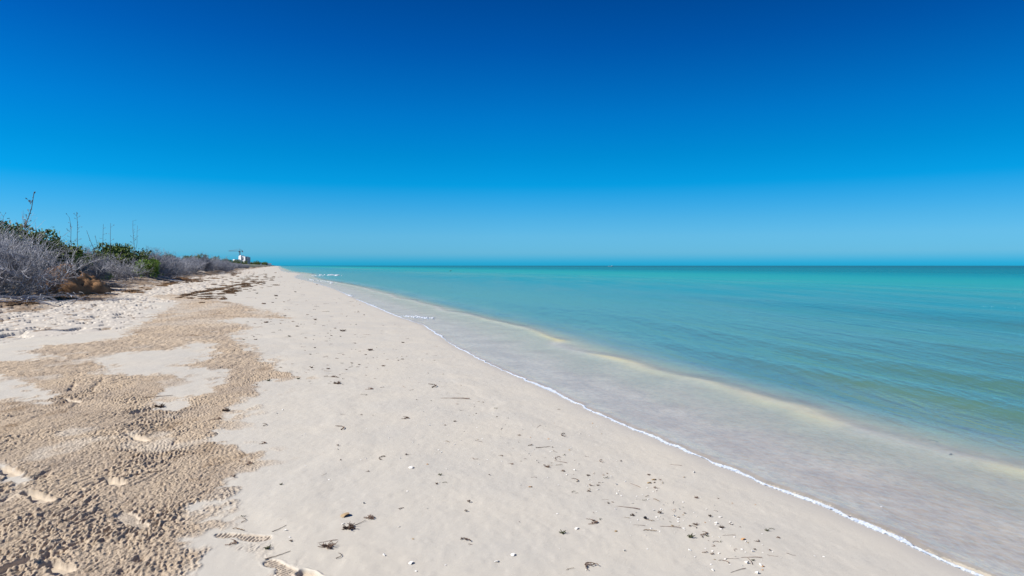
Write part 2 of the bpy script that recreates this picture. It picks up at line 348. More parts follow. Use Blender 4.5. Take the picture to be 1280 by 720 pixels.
# ------------------------------------------------------------------ helpers
def tag(o, label=None, cat=None, group=None, kind=None):
    if label: o['label'] = label
    if cat: o['category'] = cat
    if group: o['group'] = group
    if kind: o['kind'] = kind
    return o
def empty(name, loc=(0,0,0), rz=0, s=1):
    o = bpy.data.objects.new(name, None); COL.objects.link(o); o.location = loc; o.rotation_euler = (0,0,rz); o.scale = (s,s,s); o.empty_display_size = .1; return o
def np_mesh(name, V, F, m, parent=None, smooth=False, attrs=None):
    """V (n,3) array, F (k,4) or (k,3) int array"""
    me = bpy.data.meshes.new(name); V = np.asarray(V, np.float32); F = np.asarray(F, np.int32); k = F.shape[1]
    me.vertices.add(len(V)); me.vertices.foreach_set('co', V.ravel())
    me.loops.add(F.size); me.loops.foreach_set('vertex_index', F.ravel())
    me.polygons.add(len(F)); me.polygons.foreach_set('loop_start', np.arange(0, F.size, k, dtype=np.int32))
    try: me.polygons.foreach_set('loop_total', np.full(len(F), k, np.int32))
    except Exception: pass
    me.polygons.foreach_set('use_smooth', np.full(len(F), smooth, bool))
    me.update(calc_edges=True)
    for a, v in (attrs or {}).items():
        at_ = me.attributes.new(a, 'FLOAT', 'POINT'); at_.data.foreach_set('value', np.asarray(v, np.float32))
    me.materials.append(m)
    o = bpy.data.objects.new(name, me); COL.objects.link(o); o.parent = parent
    return o
class MB:
    def __init__(s): s.v = []; s.f = []
    def tube(s, P, rad, k=3):
        b0 = len(s.v); n_ = len(P); P = [Vector(p) for p in P]
        for i, p in enumerate(P):
            t = (P[min(i+1, n_-1)]-P[max(i-1, 0)])
            t = t.normalized() if t.length > 1e-9 else Vector((0,0,1))
            a = t.orthogonal().normalized(); c = t.cross(a)
            r_ = rad[i] if isinstance(rad, (list, tuple)) else rad
            for j in range(k):
                th = 2*math.pi*j/k; s.v.append(tuple(p+(a*math.cos(th)+c*math.sin(th))*r_))
        for i in range(n_-1):
            for j in range(k):
                q = b0+i*k; s.f.append((q+j, q+(j+1) % k, q+k+(j+1) % k, q+k+j))
    def quad(s, c, u, v):
        b0 = len(s.v); c = Vector(c)
        for a, b_ in ((-1,-1),(1,-1),(1,1),(-1,1)): s.v.append(tuple(c+Vector(u)*a+Vector(v)*b_))
        s.f.append((b0, b0+1, b0+2, b0+3))
    def box(s, x0, x1, y0, y1, z0, z1):
        b0 = len(s.v)
        for z in (z0, z1):
            for x, y in ((x0,y0),(x1,y0),(x1,y1),(x0,y1)): s.v.append((x,y,z))
        for f in ((3,2,1,0),(4,5,6,7),(0,1,5,4),(1,2,6,5),(2,3,7,6),(3,0,4,7)): s.f.append(tuple(b0+i for i in f))
    def grid(s, nu, nv, fn, wrap=False):
        b0 = len(s.v)
        for i in range(nu):
            for j in range(nv): s.v.append(fn(i/(nu-1), j/(nv-(0 if wrap else 1))))
        for i in range(nu-1):
            for j in range(nv if wrap else nv-1):
                s.f.append((b0+i*nv+j, b0+i*nv+(j+1) % nv, b0+(i+1)*nv+(j+1) % nv, b0+(i+1)*nv+j))
    def build(s, name, m, parent=None, smooth=False): return np_mesh(name, np.array(s.v), np.array(s.f), m, parent, smooth)
def copy_tree(o, parent=None):
    c = o.copy(); COL.objects.link(c); c.parent = parent
    for ch in list(o.children):
        copy_tree(ch, c)
    return c

# ------------------------------------------------------------------ ground: one sheet, finer near the viewpoint
def angles(lo, hi, n_, sparse):
    dense = np.linspace(lo, hi, n_)
    rest = np.linspace(hi, lo+2*math.pi, sparse)[1:-1]
    return np.concatenate([dense, rest])
def radii(n_, rmin, h, rmax):
    t = np.linspace(1/rmin, 1/120, n_)
    r_ = 1/t
    far = np.geomspace(120, rmax, 90)[1:]
    return r_, far
def polar(NR, NC, lo, hi, sparse, h, rmax, rmin=2.7):
    th = angles(lo, hi, NC, sparse)
    r1, r2 = radii(NR, rmin, h, rmax)
    r_ = np.concatenate([[.25,.5,.8,1.1,1.4,1.7,2.0,2.2,2.4,2.55], r1, r2])
    RR, TT = np.meshgrid(r_, th, indexing='ij')
    return RR*np.sin(TT), RR*np.cos(TT), len(r_), len(th)
def polar_faces(nr, nt):
    i = np.arange(nr-1)[:, None]; j = np.arange(nt)[None, :]; j2 = (j+1) % nt
    a = i*nt+j; b_ = i*nt+j2; c_ = (i+1)*nt+j2; d_ = (i+1)*nt+j
    return np.stack([a, d_, c_, b_], -1).reshape(-1, 4)
X, Y, nr, nt = polar(1250, 1650, R(-42), R(42), 120, 1.4, 24000)
x = X.ravel(); y = Y.ravel()
z, m_ = fields(x, y, True)
z = np.where(np.hypot(x, y) > 9000, -4, z)
F = polar_faces(nr, nt)
V = np.stack([x, y, z], -1)
V = np.vstack([V, [[0, 0, float(z[:nt].mean())]]]); ci = len(V)-1
fan = np.array([[ci, j, (j+1) % nt, (j+1) % nt] for j in range(nt)])
bedm = sst(.02, -.05, m_['d'])
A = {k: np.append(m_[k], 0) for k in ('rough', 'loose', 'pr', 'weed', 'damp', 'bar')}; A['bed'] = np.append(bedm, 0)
fn = F
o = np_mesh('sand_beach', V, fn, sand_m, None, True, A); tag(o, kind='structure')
f2_ = np_mesh('ground_under_viewpoint', np.vstack([np.stack([x[:nt], y[:nt], z[:nt]], -1), V[-1:]]), np.array([[nt, (j+1) % nt, j] for j in range(nt)]), sand_m, None, True); tag(f2_, kind='structure')

# ------------------------------------------------------------------ sea
def sea_level(x, y, d):
    a = y*.94-x*.34; o_ = -d; r_ = np.hypot(x, y)
    step = r_**2/900.0
    k1 = sst(2.2, 6, o_)
    sw = .105*noise(o_/.95+.25*noise(a/5, o_/3, 91), a/16, 92)*sst(.9, .3, step) + .024*noise(o_/.42, a/6.0, 93)*sst(.28, .1, step) + .10*noise(o_/3.1, a/26, 94)*sst(2.5, .8, step)
    rp = .006*noise(x/.11+.3*y/.11, y/.17, 95)*sst(.10, .03, step)*sst(2, 4, o_) + .0018*noise(x/.05+y/.09, y/.06, 96)*sst(.08, .02, step)
    w = .010*gauss(o_, 3.1+.2*noise(a/3, a*0, 97), .30) - .018*gauss(o_, 3.65, .4)
    film = .022*sst(-.03, .05, o_)*gauss(o_, .05, .13)+.003
    return sw*k1 + rp + w*sst(.3, .1, step) + film*sst(60, 20, r_)
X, Y, nr, nt = polar(900, 1150, R(-24), R(42), 160, 1.65, 30000)
x = X.ravel(); y = Y.ravel(); d = dist(x, y); o_ = -d
z = sea_level(x, y, d)
hb = H0(x, y)
lip = sst(.045, -.03, d)
z = z*lip + (hb-.012)*(1-lip)
V = np.stack([x, y, z], -1); F = polar_faces(nr, nt)
keep = (d[F] < .10+.004*np.hypot(x, y)[F]).any(axis=1); F = F[keep]
used = np.zeros(len(V), bool); used[F] = True; idx = np.cumsum(used)-1
dep = np.clip(-hb, 0, 6)
r_ = np.hypot(x, y)
depth = np.clip(z-hb, 0, 6)
op = np.clip(1-np.exp(-np.clip(depth-.035, 0, 6)*16), 0, 1); op = np.maximum(op, sst(.16, .5, depth)); op = np.where(r_ > 150, np.maximum(op, sst(.5, 4, o_)), op)
film = sst(3.2, 2.0, o_)
o = np_mesh('sea', V[used], idx[F], water_m, None, True, {'dep': (dep/6)[used], 'op': op[used], 'film': film[used], 'calm': (sst(2.3, 3.4, o_)*sst(70, 12, o_))[used]}); tag(o, kind='structure')

# foam: the thin white edge of the swash, as one lacy ribbon lying along the water line
def ribbon(ys, wfun, seed, lift=.004, off=0.0):
    mb_v = []; K = 7
    for i, yy in enumerate(ys):
        xx = float(xs(np.array([yy]))[0]); dx = float((xs(np.array([yy+.02]))[0]-xs(np.array([yy-.02]))[0])/.04)
        tn = Vector((dx, 1)).normalized(); nn = Vector((tn.y, -tn.x))
        w = wfun(yy, i)
        for k in range(K):
            u = k/(K-1)*2-1
            q = Vector((xx, yy))+nn*(off+u*w + .25*w*noise(np.array([yy/.05]), np.array([k*.7]), seed)[0])
            mb_v.append((q.x, q.y, u, w))
    A_ = np.array(mb_v); dd = dist(A_[:, 0], A_[:, 1]); zz = np.maximum(sea_level(A_[:, 0], A_[:, 1], dd)*sst(.045, -.03, dd), H0(A_[:, 0], A_[:, 1]))
    zz = zz + lift + .10*A_[:, 3]*np.clip(1-A_[:, 2]**2, 0, 1)*.6 - .012*(np.abs(A_[:, 2]) > .99)
    n_ = len(ys); F_ = [(i*K+k, (i+1)*K+k, (i+1)*K+k+1, i*K+k+1) for i in range(n_-1) for k in range(K-1)]
    return np.stack([A_[:, 0], A_[:, 1], zz], -1), np.array(F_), .85*np.clip(1-np.abs(A_[:, 2]+.15)**1.5, 0, 1)*np.clip(A_[:, 3]/(.010+.0005*A_[:, 1]), 0, 1)**.5
ys = []; yy = 2.4
while yy < 120: ys.append(yy); yy += max(.012, .0022*yy)
nv = lambda a_, b_, s: float(noise(np.array([a_]), np.array([b_]), s)[0])
V, F, CO = ribbon(ys, lambda yy, i: (.0130+.0005*yy)*max(.12, 1+.8*nv(yy/(.3+.02*yy), .5, 101)+.7*nv(yy/(.09+.01*yy), .5, 103)), 102)
tag(np_mesh('swash_foam', V, F, lace_m, None, True, {'core': CO}), 'thin white line of foam running the whole length of the waterline', 'foam', kind='stuff')
# small patches of broken foam
def foam_patch(name, a, b_, w, label, n_=60, seed=1, hgt=.05):
    rr = random.Random(seed); m = MB(); (x0, y0), (x1, y1) = at(*a)[:2], at(*b_)[:2]
    for i in range(n_):
        t = rr.random(); s_ = w*(.08+.34*rr.random()**2)*(1-.6*abs(2*t-1)); jx, jy = rr.gauss(0, w*.3), rr.gauss(0, w)
        cx, cy = x0+(x1-x0)*t+jx, y0+(y1-y0)*t+jy*1.2
        ph = rr.random()*6
        cz = float(sea_level(np.array([cx]), np.array([cy]), dist(np.array([cx]), np.array([cy])))[0])
        m.grid(4, 9, lambda u, v: (cx+s_*2.0*math.cos(v*6.283)*math.sin(u*1.57)*(1+.3*math.sin(3*v*6.283+ph)), cy+s_*math.sin(v*6.283)*math.sin(u*1.57), cz-.01+hgt*(.5+.5*math.sin(ph))*math.cos(u*1.57)), True)
    o = m.build(name, foam_m, None, True); tag(o, label, 'foam', kind='stuff'); return o
foam_patch('wave_foam', (504,395), (542,398), .13, 'short bright streak of broken foam in the shallows near the middle of the waterline', 120, 3, .03)
foam_patch('wave_foam', (408,343.5), (424,344.5), .9, 'small white breaker off the far bend of the beach', 40, 4, .12)
foam_patch('wave_foam', (384,349), (418,354), .5, 'pale broken foam curling round the far spit', 50, 5, .06)
foam_patch('wave_foam', (388,344.5), (404,345), .5, 'little foam streak beside the far spit', 30, 6, .06)
foam_patch('wave_foam', (428,368), (446,371), .18, 'faint foam wisps on the film of water behind the near bend', 26, 8, .03)
foam_patch('wave_foam', (458,381), (470,384), .16, 'ragged foam curl at the waterline where the beach bends', 30, 9, .03)
foam_patch('wave_foam', (1190,380.5), (1282,385.5), .02, 'thin white crest far out at the right edge of the sea', 70, 7, .02)

# ------------------------------------------------------------------ vegetation
def branchy(seed, H_, spread, stems, kids, depth, r0, upbias=.35, sweep=(0, 0)):
    """returns MB for thick wood, MB for fine twigs, list of tips"""
    rr = random.Random(seed); A_ = MB(); B_ = MB(); tips = []
    def grow(p, dirn, L, r_, lev):
        P = [p]; q = p; dd = dirn.normalized(); ns = 4 if lev < 2 else 3
        for i in range(ns):
            dd = (dd+Vector((rr.gauss(0, .22), rr.gauss(0, .22), rr.gauss(0, .18)+(.10 if lev == 0 else .02)))).normalized()
            q = q+dd*L/ns
            if q.z < .03: q.z = .03+rr.random()*.05
            P.append(q)
        rad = [r_*(1-.65*i/ns) for i in range(ns+1)]
        (A_ if lev < 2 else B_).tube(P, rad, 5 if lev == 0 else 3)
        if lev == depth-1: tips.append((q, dd)); return
        for k in range(kids[lev]):
            t = .25+.75*rr.random(); j = min(int(t*ns), ns-1); base = P[j].lerp(P[j+1], t*ns-j)
            ax = Vector((rr.gauss(0, 1), rr.gauss(0, 1), rr.gauss(0, .8)+upbias)).normalized()
            nd = (dd*.75+ax*.85).normalized()
            grow(base, nd, L*(.42+.28*rr.random()), r_*.62, lev+1)
    for s_ in range(stems):
        a = rr.random()*6.283; tilt = spread*(rr.random()**.6)
        dr_ = Vector((math.cos(a)*math.sin(tilt)+sweep[0], math.sin(a)*math.sin(tilt)+sweep[1], math.cos(tilt)))
        b_ = Vector((rr.gauss(0, .35)*H_*.35, rr.gauss(0, .35)*H_*.35, -.1))
        grow(b_, dr_, H_*(.55+.3*rr.random()), r0, 0)
    return A_, B_, tips
def dead_shrub(seed, H_, stems=16, kids=(7, 6, 4), rt=.022, spread=1.25, sweep=(0, 0)):
    A_, B_, tips = branchy(seed, H_, spread, stems, kids, 4, rt, sweep=sweep)
    r_ = empty('dead_shrub'); A_.build('branches', greyd_m, r_); B_.build('twigs', grey_m, r_)
    return r_
def leafy(name, seed, H_, stems, lm, nl=9, ls=.045, spread=.9, kids=(5, 5)):
    rr = random.Random(seed+99); A_, B_, tips = branchy(seed, H_, spread, stems, kids, 3, .02, .5)
    r_ = empty(name); w = MB(); w.v = A_.v[:]; w.f = A_.f[:]
    off = len(w.v); w.v += B_.v; w.f += [tuple(i+off for i in f) for f in B_.f]
    w.build('branches', greyd_m, r_)
    L_ = MB()
    for q, dd in tips:
        for k in range(nl):
            c_ = q+Vector((rr.gauss(0, .09), rr.gauss(0, .09), rr.gauss(0, .07)))*(H_/2)
            nn = Vector((rr.gauss(0, 1), rr.gauss(0, 1), rr.gauss(.6, .8))).normalized(); u = nn.orthogonal().normalized(); v = nn.cross(u)
            th = rr.random()*6.28; u2 = u*math.cos(th)+v*math.sin(th); v2 = nn.cross(u2); s_ = ls*(.6+.8*rr.random())
            L_.quad(c_, u2*s_, v2*s_*.5)
    L_.build('foliage', lm, r_)
    return r_
def shore_pt(yy, dd): return float(xs(np.array([yy]))[0])-dd/CS
def place(o, x_, y_, rz, s, sz=None, dz=0):
    o.location = (x_, y_, H(x_, y_)-.03+dz); o.rotation_euler = (0, 0, rz); o.scale = (s, s, sz or s)
protos = [dead_shrub(11, 2.9, 24, (7, 6, 3), .030, 1.2, (.15, 0)), dead_shrub(12, 2.5, 20, (7, 5, 3), .034), dead_shrub(13, 2.4, 20, (7, 5, 3), .034, 1.1), dead_shrub(14, 2.5, 18, (7, 5, 3), .032, 1.35)]
green = [leafy('green_shrub', 31, 2.4, 22, leaf_m, 22, .06, .9, (6, 6)), leafy('green_shrub', 32, 2.2, 20, leaf_m, 22, .06, 1.1, (6, 6))]
used_proto = set()
def put(proto, x_, y_, rz, s, label, cat, group=None, sz=None, dz=0):
    if proto.name in used_proto: o = copy_tree(proto)
    else: o = proto; used_proto.add(proto.name)
    place(o, x_, y_, rz, s, sz, dz); tag(o, label, cat)
    if group: o['group'] = group
    elif 'group' in o: del o['group']
    return o
rr = random.Random(5)
DS = 'bare grey shrubs along the dune edge'
def pxy(px, Y_): return (px-640)/FPX*Y_
# the nearest ones, each placed by hand
NEAR = [(0, -8, 27.5, 1.12, 'big grey tangle of dead twigs at the left edge, nearest of all shrubs'),
        (1, 22, 30.0, .98, 'second grey dead shrub from the left, leaning over the shade beside the brown weed heap'),
        (0, -45, 31.5, 1.15, 'tall dead grey shrub cut by the left edge behind the nearest one'),
        (2, 60, 41, .98, 'grey dead shrub directly behind the brown weed heap'),
        (3, 20, 35.0, 1.08, 'grey dead shrub under the green leaves at upper left'),
        (1, 92, 43, .95, 'dead grey shrub just right of the brown weed heap'),
        (2, 118, 48, .92, 'dead grey shrub behind the pile of grey sticks'),
        (3, 142, 54, .95, 'grey twiggy shrub left of the bright green bush'),
        (1, 165, 60, .92, 'grey twiggy shrub touching the bright green bush from behind'),
        (2, 196, 67, .98, 'dead grey shrub just right of the bright green bush')]
for k, px, Y_, s, lab in NEAR:
    put(protos[k], pxy(px, Y_), Y_, rr.random()*.6, s, lab, 'dead shrub', sz=s*.80)
# rows marching away along the dune
yy = 62.0; first = True
while yy < 330:
    f = 1 if yy < 120 else 1-.22*float(sst(120, 180, yy))
    for row, dd in enumerate((14.6, 17.4, 20.5)):
        if row == 2 and rr.random() < .35: continue
        y2 = yy+rr.uniform(-.8, .8); d2 = dd+rr.uniform(-.8, .8); s = rr.uniform(.8, 1.05)*f
        put(protos[rr.choice((1, 2, 3))], shore_pt(y2, d2), y2, rr.random()*6.28, s, 'bare grey shrub in the long row of scrub going away along the dune', 'dead shrub', DS, sz=s*.88)
    yy += 2.4+yy*.012
for yy in np.arange(33, 62, 2.7):
    for dd in (19.5, 23.5, 27.5):
        y2 = yy+rr.uniform(-1, 1); d2 = dd+rr.uniform(-1, 1); s = rr.uniform(.85, 1.0)
        if dd < 22 or rr.random() < .4: put(protos[rr.choice((1, 2, 3))], shore_pt(y2, d2), y2, rr.random()*6.28, s, 'bare grey shrub of the second line, half hidden behind the front shrubs', 'dead shrub', 'half hidden grey shrubs of the second line')
        else: put(green[rr.randrange(2)], shore_pt(y2, d2), y2, rr.random()*6.28, s*.86, 'leafy green shrub showing over the top of the grey scrub', 'green shrub', 'green shrubs behind the grey scrub')
for (px, Y_, s, lab) in [(8, 36, 1.24, 'green leafed shrub at the far left standing above the grey twigs'), (36, 37, 1.17, 'green leafed shrub second from the left, rising over the grey twigs'), (56, 42, 1.0, 'low green shrub sloping down beside the two tall stalks'),
                         (141, 60, 1.15, 'small green shrub top that sticks up alone above the scrub line'), (-20, 36, 1.28, 'green leafed shrub cut by the left edge of the photo')]:
    put(green[0], pxy(px, Y_), Y_, rr.random()*6, s, lab, 'green shrub')
gb = leafy('bright_green_bush', 41, 1.5, 16, leaf2_m, 12, .05, 1.0); put(gb, pxy(186, 58), 58, 0, 1.0, 'small bright green leafy bush in front of the grey scrub', 'bush')
gb2 = leafy('low_green_plant', 42, .55, 8, leaf2_m, 8, .04, 1.2); put(gb2, pxy(134, 52), 52, 0, 1.0, 'low green plant on the litter right of the brown heap', 'plant')
sg = leafy('sea_grape', 43, 2.7, 3, leafd_m, 3, .11, .35, (3, 3)); put(sg, pxy(175, 63), 63, 0, 1.12, 'spindly sea grape with dark round leaves above the scrub', 'sea grape')
# green trees farther on
tree_p = leafy('round_tree', 51, 3.2, 14, leaf_m, 14, .10, .8, (6, 5))
for i in range(26):
    y2 = rr.uniform(230, 430); d2 = rr.uniform(24, 44); s = rr.uniform(.9, 1.25)
    put(tree_p, shore_pt(y2, d2), y2, rr.random()*6, s, 'low green tree in the distant clump beyond the grey scrub, left of the white tower', 'tree', 'distant green trees beyond the grey scrub')
for i in range(30):
    y2 = rr.uniform(700, 1500); d2 = rr.uniform(20, 60); s = rr.uniform(1.3, 1.9)
    put(tree_p, shore_pt(y2, d2), y2, rr.random()*6, s, 'tiny dark green tree on the far point right of the white tower', 'tree', 'trees on the far point')
# far scrub: one mass that nobody could count
def scrub():
    ya = np.geomspace(320, 2350, 420); K = 14
    YY, KK = np.meshgrid(ya, np.linspace(0, 1, K), indexing='ij')
    dd = 15.5+KK*70+1.5*noise(YY/5, KK*3, 111)
    hh = (1.2+.9*noise(YY/7, KK*12, 112)+.5*noise(YY/2.5, KK*40, 113)+1.2*sst(.1, .5, KK))*sst(0, .09, KK)*sst(2350, 1900, YY)
    xx = xs(YY)-dd/CS
    zz = .9+np.maximum(hh, -.6)
    n_ = len(ya); F_ = np.array([(i*K+k, i*K+k+1, (i+1)*K+k+1, (i+1)*K+k) for i in range(n_-1) for k in range(K-1)])
    return np.stack([xx.ravel(), YY.ravel(), zz.ravel()], -1), F_
V, F = scrub(); tag(np_mesh('far_scrub', V, F, scrub_m, None, False), 'far-off grey green scrub covering the dune towards the point', 'scrub', kind='stuff')

# dead flower stalks against the sky
def stalk(name, base_px, top_px, topy, Y_, label, side=8, seed=0, r0=.022, head=True):
    r0 *= 1.1; rr2 = random.Random(seed); x0 = pxy(base_px, Y_); z0 = H(x0, Y_)
    tx, _, tz = at_dist(top_px, topy, Y_)
    e = empty(name, (x0, Y_, z0)); top = Vector((tx-x0, rr2.uniform(-.2, .2), tz-z0)); P = [Vector((0, 0, -.1))]
    for i in range(1, 7):
        t = i/6; P.append(top*t+Vector((rr2.gauss(0, .03), rr2.gauss(0, .03), 0))*(1 if i < 6 else 0)+Vector((.08*math.sin(t*3)*(top.x/3), 0, 0)))
    m = MB(); m.tube(P, [r0*(1-.6*i/6) for i in range(7)], 5); m.build('stalk', stalk_m, e)
    m = MB()
    for k in range(side):
        t = (.55+.45*rr2.random()) if head else (.35+.65*rr2.random()); q = top*t
        dd = Vector((rr2.gauss(0, 1), rr2.gauss(0, 1), rr2.uniform(.1, .9))).normalized()*rr2.uniform(.08, .28)
        m.tube([q, q+dd*.6, q+dd+Vector((0, 0, .03))], [r0*.35, r0*.3, r0*.25], 3)
        m.tube([q+dd, q+dd*1.12, q+dd*1.25+Vector((0,0,.03))], [r0*.5, r0*.8, r0*.3], 4)
    m.build('seed_heads', stalk_m, e)
    tag(e, label, 'dead stalk'); return e
stalk('flower_stalk', 12, 45, 240, 36, 'long dead stalk leaning right, tallest at the far left', 22, 1, .035, False)
stalk('flower_stalk', 6, 1, 270, 37, 'short dead stalk at the very left edge of the photo', 8, 2, .018)
stalk('flower_stalk', 92, 88, 272, 46, 'left and paler of the two tall dead stalks standing side by side', 9, 3)
stalk('flower_stalk', 99, 97, 265, 45, 'right and darker of the two tall dead stalks, crooked at its top', 12, 4)
stalk('flower_stalk', 138, 108, 288, 50, 'bare stick leaning left between the pairs of stalks', 0, 5, .018) if False else None
stalk('flower_stalk', 128, 128, 280, 52, 'thin upright dead stalk in the middle of the skyline', 5, 6)
stalk('flower_stalk', 137, 139, 279, 52, 'dead stalk with a bent tip above the lone green shrub top', 5, 7)
stalk('flower_stalk', 168, 167, 276, 58, 'dead stalk with a cluster of dark seed heads, right of the green top', 14, 8)
stalk('flower_stalk', 168, 172, 282, 58.5, 'thin fork rising right beside the seed headed stalk', 3, 9, .018)
stalk('leaning_stick', 132, 108, 288, 51, 'bare stick slanting down to the right on the skyline', 0+2, 10, .026, False)
stalk('leaning_stick', 133, 119, 294, 52, 'short bare stick slanting beside the longer one on the skyline', 3, 11, .022, False)

# brown heap of weed with its pile of sticks
def heap(px, py, w, hgt, name, label, m_, seed, depth=.55):
    x0, y0 = G(px, py); m = MB(); nn = 44
    def fn(u, v):
        a = v*6.283; r0 = u*(1+.12*math.sin(3*a+seed)+.08*math.sin(5*a)); xx = w*r0*math.cos(a); yy_ = w*depth*r0*math.sin(a)
        zz = hgt*max(0, 1-u*u)**.8*(1+.25*math.sin(xx*2.1+seed)) + .12*hgt*nv(xx/.16, yy_/.16, 120+seed)+.16*hgt*nv(xx/.45, yy_/.4, 121+seed) - (.5 if u > .97 else 0)
        return (xx, yy_, zz)
    m.grid(26, 72, fn, True); r_ = empty(name, (x0, y0, H(x0, y0)-.10)); m.build('mound', m_, r_, True)
    t = MB(); rr2 = random.Random(seed)
    for k in range(420):
        a = rr2.random()*6.283; u = rr2.random()**.5; q = Vector(fn(u*.95, a/6.283))
        dd = Vector((rr2.gauss(0, 1), rr2.gauss(0, 1), rr2.gauss(0, .45))).normalized()*rr2.uniform(.05, .22)
        t.tube([q, q+dd*.5+Vector((0, 0, .02)), q+dd], [.006, .006, .003], 3)
    t.build('loose_strands', wrack_m, r_); tag(r_, label, 'seaweed heap'); return r_
heap(76, 362, 2.0, 1.05, 'weed_heap', 'rust brown heap of dried seaweed at the foot of the grey scrub', heap_m, 1)
heap(106, 361, 1.4, .55, 'weed_heap', 'lower darker end of the seaweed heap, on its right side', wrack_m, 2)
heap(228, 350, 1.6, .35, 'weed_heap', 'flat tan brown heap of weed under the middle of the grey scrub', heap_m, 3, .4)
def pile(px, py, label, name='stick_pile', n_=60, L=.9, seed=1, m_=greyd_m, w=.8):
    x0, y0 = G(px, py); rr2 = random.Random(seed); e = empty(name, (x0, y0, H(x0, y0)+.02))
    for k in range(n_):
        m = MB(); q = Vector((rr2.gauss(0, w), rr2.gauss(0, w*.6), rr2.random()*.22)); a = rr2.gauss(.0, .9); dd = Vector((math.cos(a), math.sin(a), rr2.gauss(-.05, .2)))*L*rr2.uniform(.4, 1)
        m.tube([q-dd*.5, q+Vector((0, 0, .03)), q+dd*.5], [.020, .018, .009], 4)
        m.build('stick', m_, e)
    tag(e, label, 'sticks'); return e
pile(134, 358, 'pile of grey dead sticks between the brown heap and the bright bush', n_=90, seed=2)
pile(28, 379, 'grey dead twigs trailing on the shaded sand at the left edge', n_=70, seed=3, m_=grey_m, w=1.0)
pile(152, 354, 'dark fallen branches under the scrub left of the bright bush', n_=50, seed=4)
pile(196, 350, 'dark fallen branches under the scrub right of the bright bush', n_=50, seed=5)
pile(94, 371, 'scatter of thin twigs in the shade below the brown heap', n_=20, seed=6, L=.6)
# a leaning dead post just outside the frame: its long shadow crosses the trodden sand
m = MB(); P0 = (0, 0, -.2); m.tube([P0, (-.25, .05, .6), (-.35, .02, 1.15), (-.6, 0, 1.6)], [.07, .06, .05, .03], 7)
m.tube([(-.3, .03, .85), (-.05, .02, 1.2), (0, 0, 1.45)], [.035, .03, .015], 6)
xq, yq = at(-16, 402, .45)[:2]; o = m.build('dead_post', greyd_m, None, True); o.location = (xq, yq, H(xq, yq)); tag(o, 'dead forked post just left of the photo whose shadow falls on the trodden sand', 'dead post')

# wrack: mats of brown weed strewn up the beach
def wrack_proto(seed):
    rr2 = random.Random(seed); m = MB()
    def fn(u, v):
        a = v*6.283; r0 = u*(1+.25*math.sin(2*a+seed)+.2*math.sin(5*a+2*seed)+.12*math.sin(9*a)); xx = .36*r0*math.cos(a); yy_ = .26*r0*math.sin(a)
        return (xx, yy_, .055*max(0, 1-u*u)+.022*nv(xx/.05, yy_/.05, 130+seed)-(.03 if u > .95 else 0))
    m.grid(12, 40, fn, True)
    for k in range(90):
        a = rr2.random()*6.283; u = rr2.random()*1.3; q = Vector((.36*u*math.cos(a), .26*u*math.sin(a), .02+.04*rr2.random()))
        b_ = rr2.random()*6.28; dd = Vector((math.cos(b_), math.sin(b_), rr2.gauss(.05, .25)))*rr2.uniform(.04, .16)
        m.tube([q, q+dd*.5+Vector((0, 0, .02)), q+dd], [.005, .006, .002], 3)
    o = m.build('wrack_clump', wrack_m); return o
wps = [wrack_proto(i) for i in (1, 2, 3, 4)]
WL = []
for i in range(40):                                                   # the dark ledge line
    t = i/39; px = 222+t*100; py = 372.5-20*t**.85+rr.gauss(0, .5); WL.append((px, py, rr.uniform(.4, .8), 0))
for i in range(200):
    t = rr.random(); px = 258+t*84+rr.gauss(0, 13); py = 371-28*t+rr.gauss(0, 4.2); WL.append((px, py, rr.uniform(.18, .7), 1))
for i in range(45):
    px = rr.uniform(150, 300); py = 366-(px-150)*.165+rr.gauss(0, 1.5); WL.append((px, py, rr.uniform(.4, 1.0), 2))
for i in range(26):
    px = rr.uniform(0, 130); py = 381-px*.10+rr.gauss(0, 1.4); WL.append((px, py, rr.uniform(.4, .9), 3))
GL = [('dark brown seaweed clump in the wrack ledge running on from the tan strip', 'seaweed clumps of the dark ledge'),
      ('brown seaweed clump strewn on pale sand in the far middle of the beach', 'seaweed clumps strewn in the middle of the beach'),
      ('brown seaweed clump lying along the foot of the grey scrub', 'seaweed clumps along the foot of the scrub'),
      ('small brown seaweed clump in the shade below the leftmost shrubs', 'seaweed clumps in the shade of the left shrubs')]
for i, (px, py, s, g) in enumerate(WL):
    xx, y2 = G(px, max(py, 337)); o = wps[i] if i < 4 else wps[rr.randrange(4)].copy()
    if i >= 4: COL.objects.link(o)
    s *= (.9 if y2 < 60 else 1.15)
    o.location = (xx, y2, H(xx, y2)); o.rotation_euler = (0, 0, rr.random()*6.28); o.scale = (s*rr.uniform(.8, 1.5), s, s*rr.uniform(.7, 1.6)); tag(o, GL[g][0], 'seaweed', GL[g][1])

# ------------------------------------------------------------------ litter on the sand: strands, tufts, shells
def strand(seed, L=.09, r0=.0035, curl=1.0, n_=9, m_=None, kids=0, name='seaweed_strand'):
    rr2 = random.Random(seed); m = MB()
    def run(p, a, L_, r_, lev):
        P = [p]; k = rr2.gauss(0, .35)*curl
        for i in range(n_):
            a += k+rr2.gauss(0, .22)*curl; p = p+Vector((math.cos(a), math.sin(a), 0))*L_/n_; P.append(Vector((p.x, p.y, r_*.6+.006*abs(math.sin(i*1.3+seed))*curl)))
        m.tube(P, [r_*(.6+.5*rr2.random())*(1-.5*i/n_) for i in range(n_+1)], 5)
        if lev < 1:
            for q in range(kids):
                j = rr2.randrange(1, n_); run(P[j], a+rr2.choice((-1, 1))*rr2.uniform(.5, 1.3), L_*rr2.uniform(.25, .5), r_*.7, lev+1)
    run(Vector((-L/2, 0, r0)), 0, L, r0, 0)
    return m.build(name, m_ or weed_m, None, True)
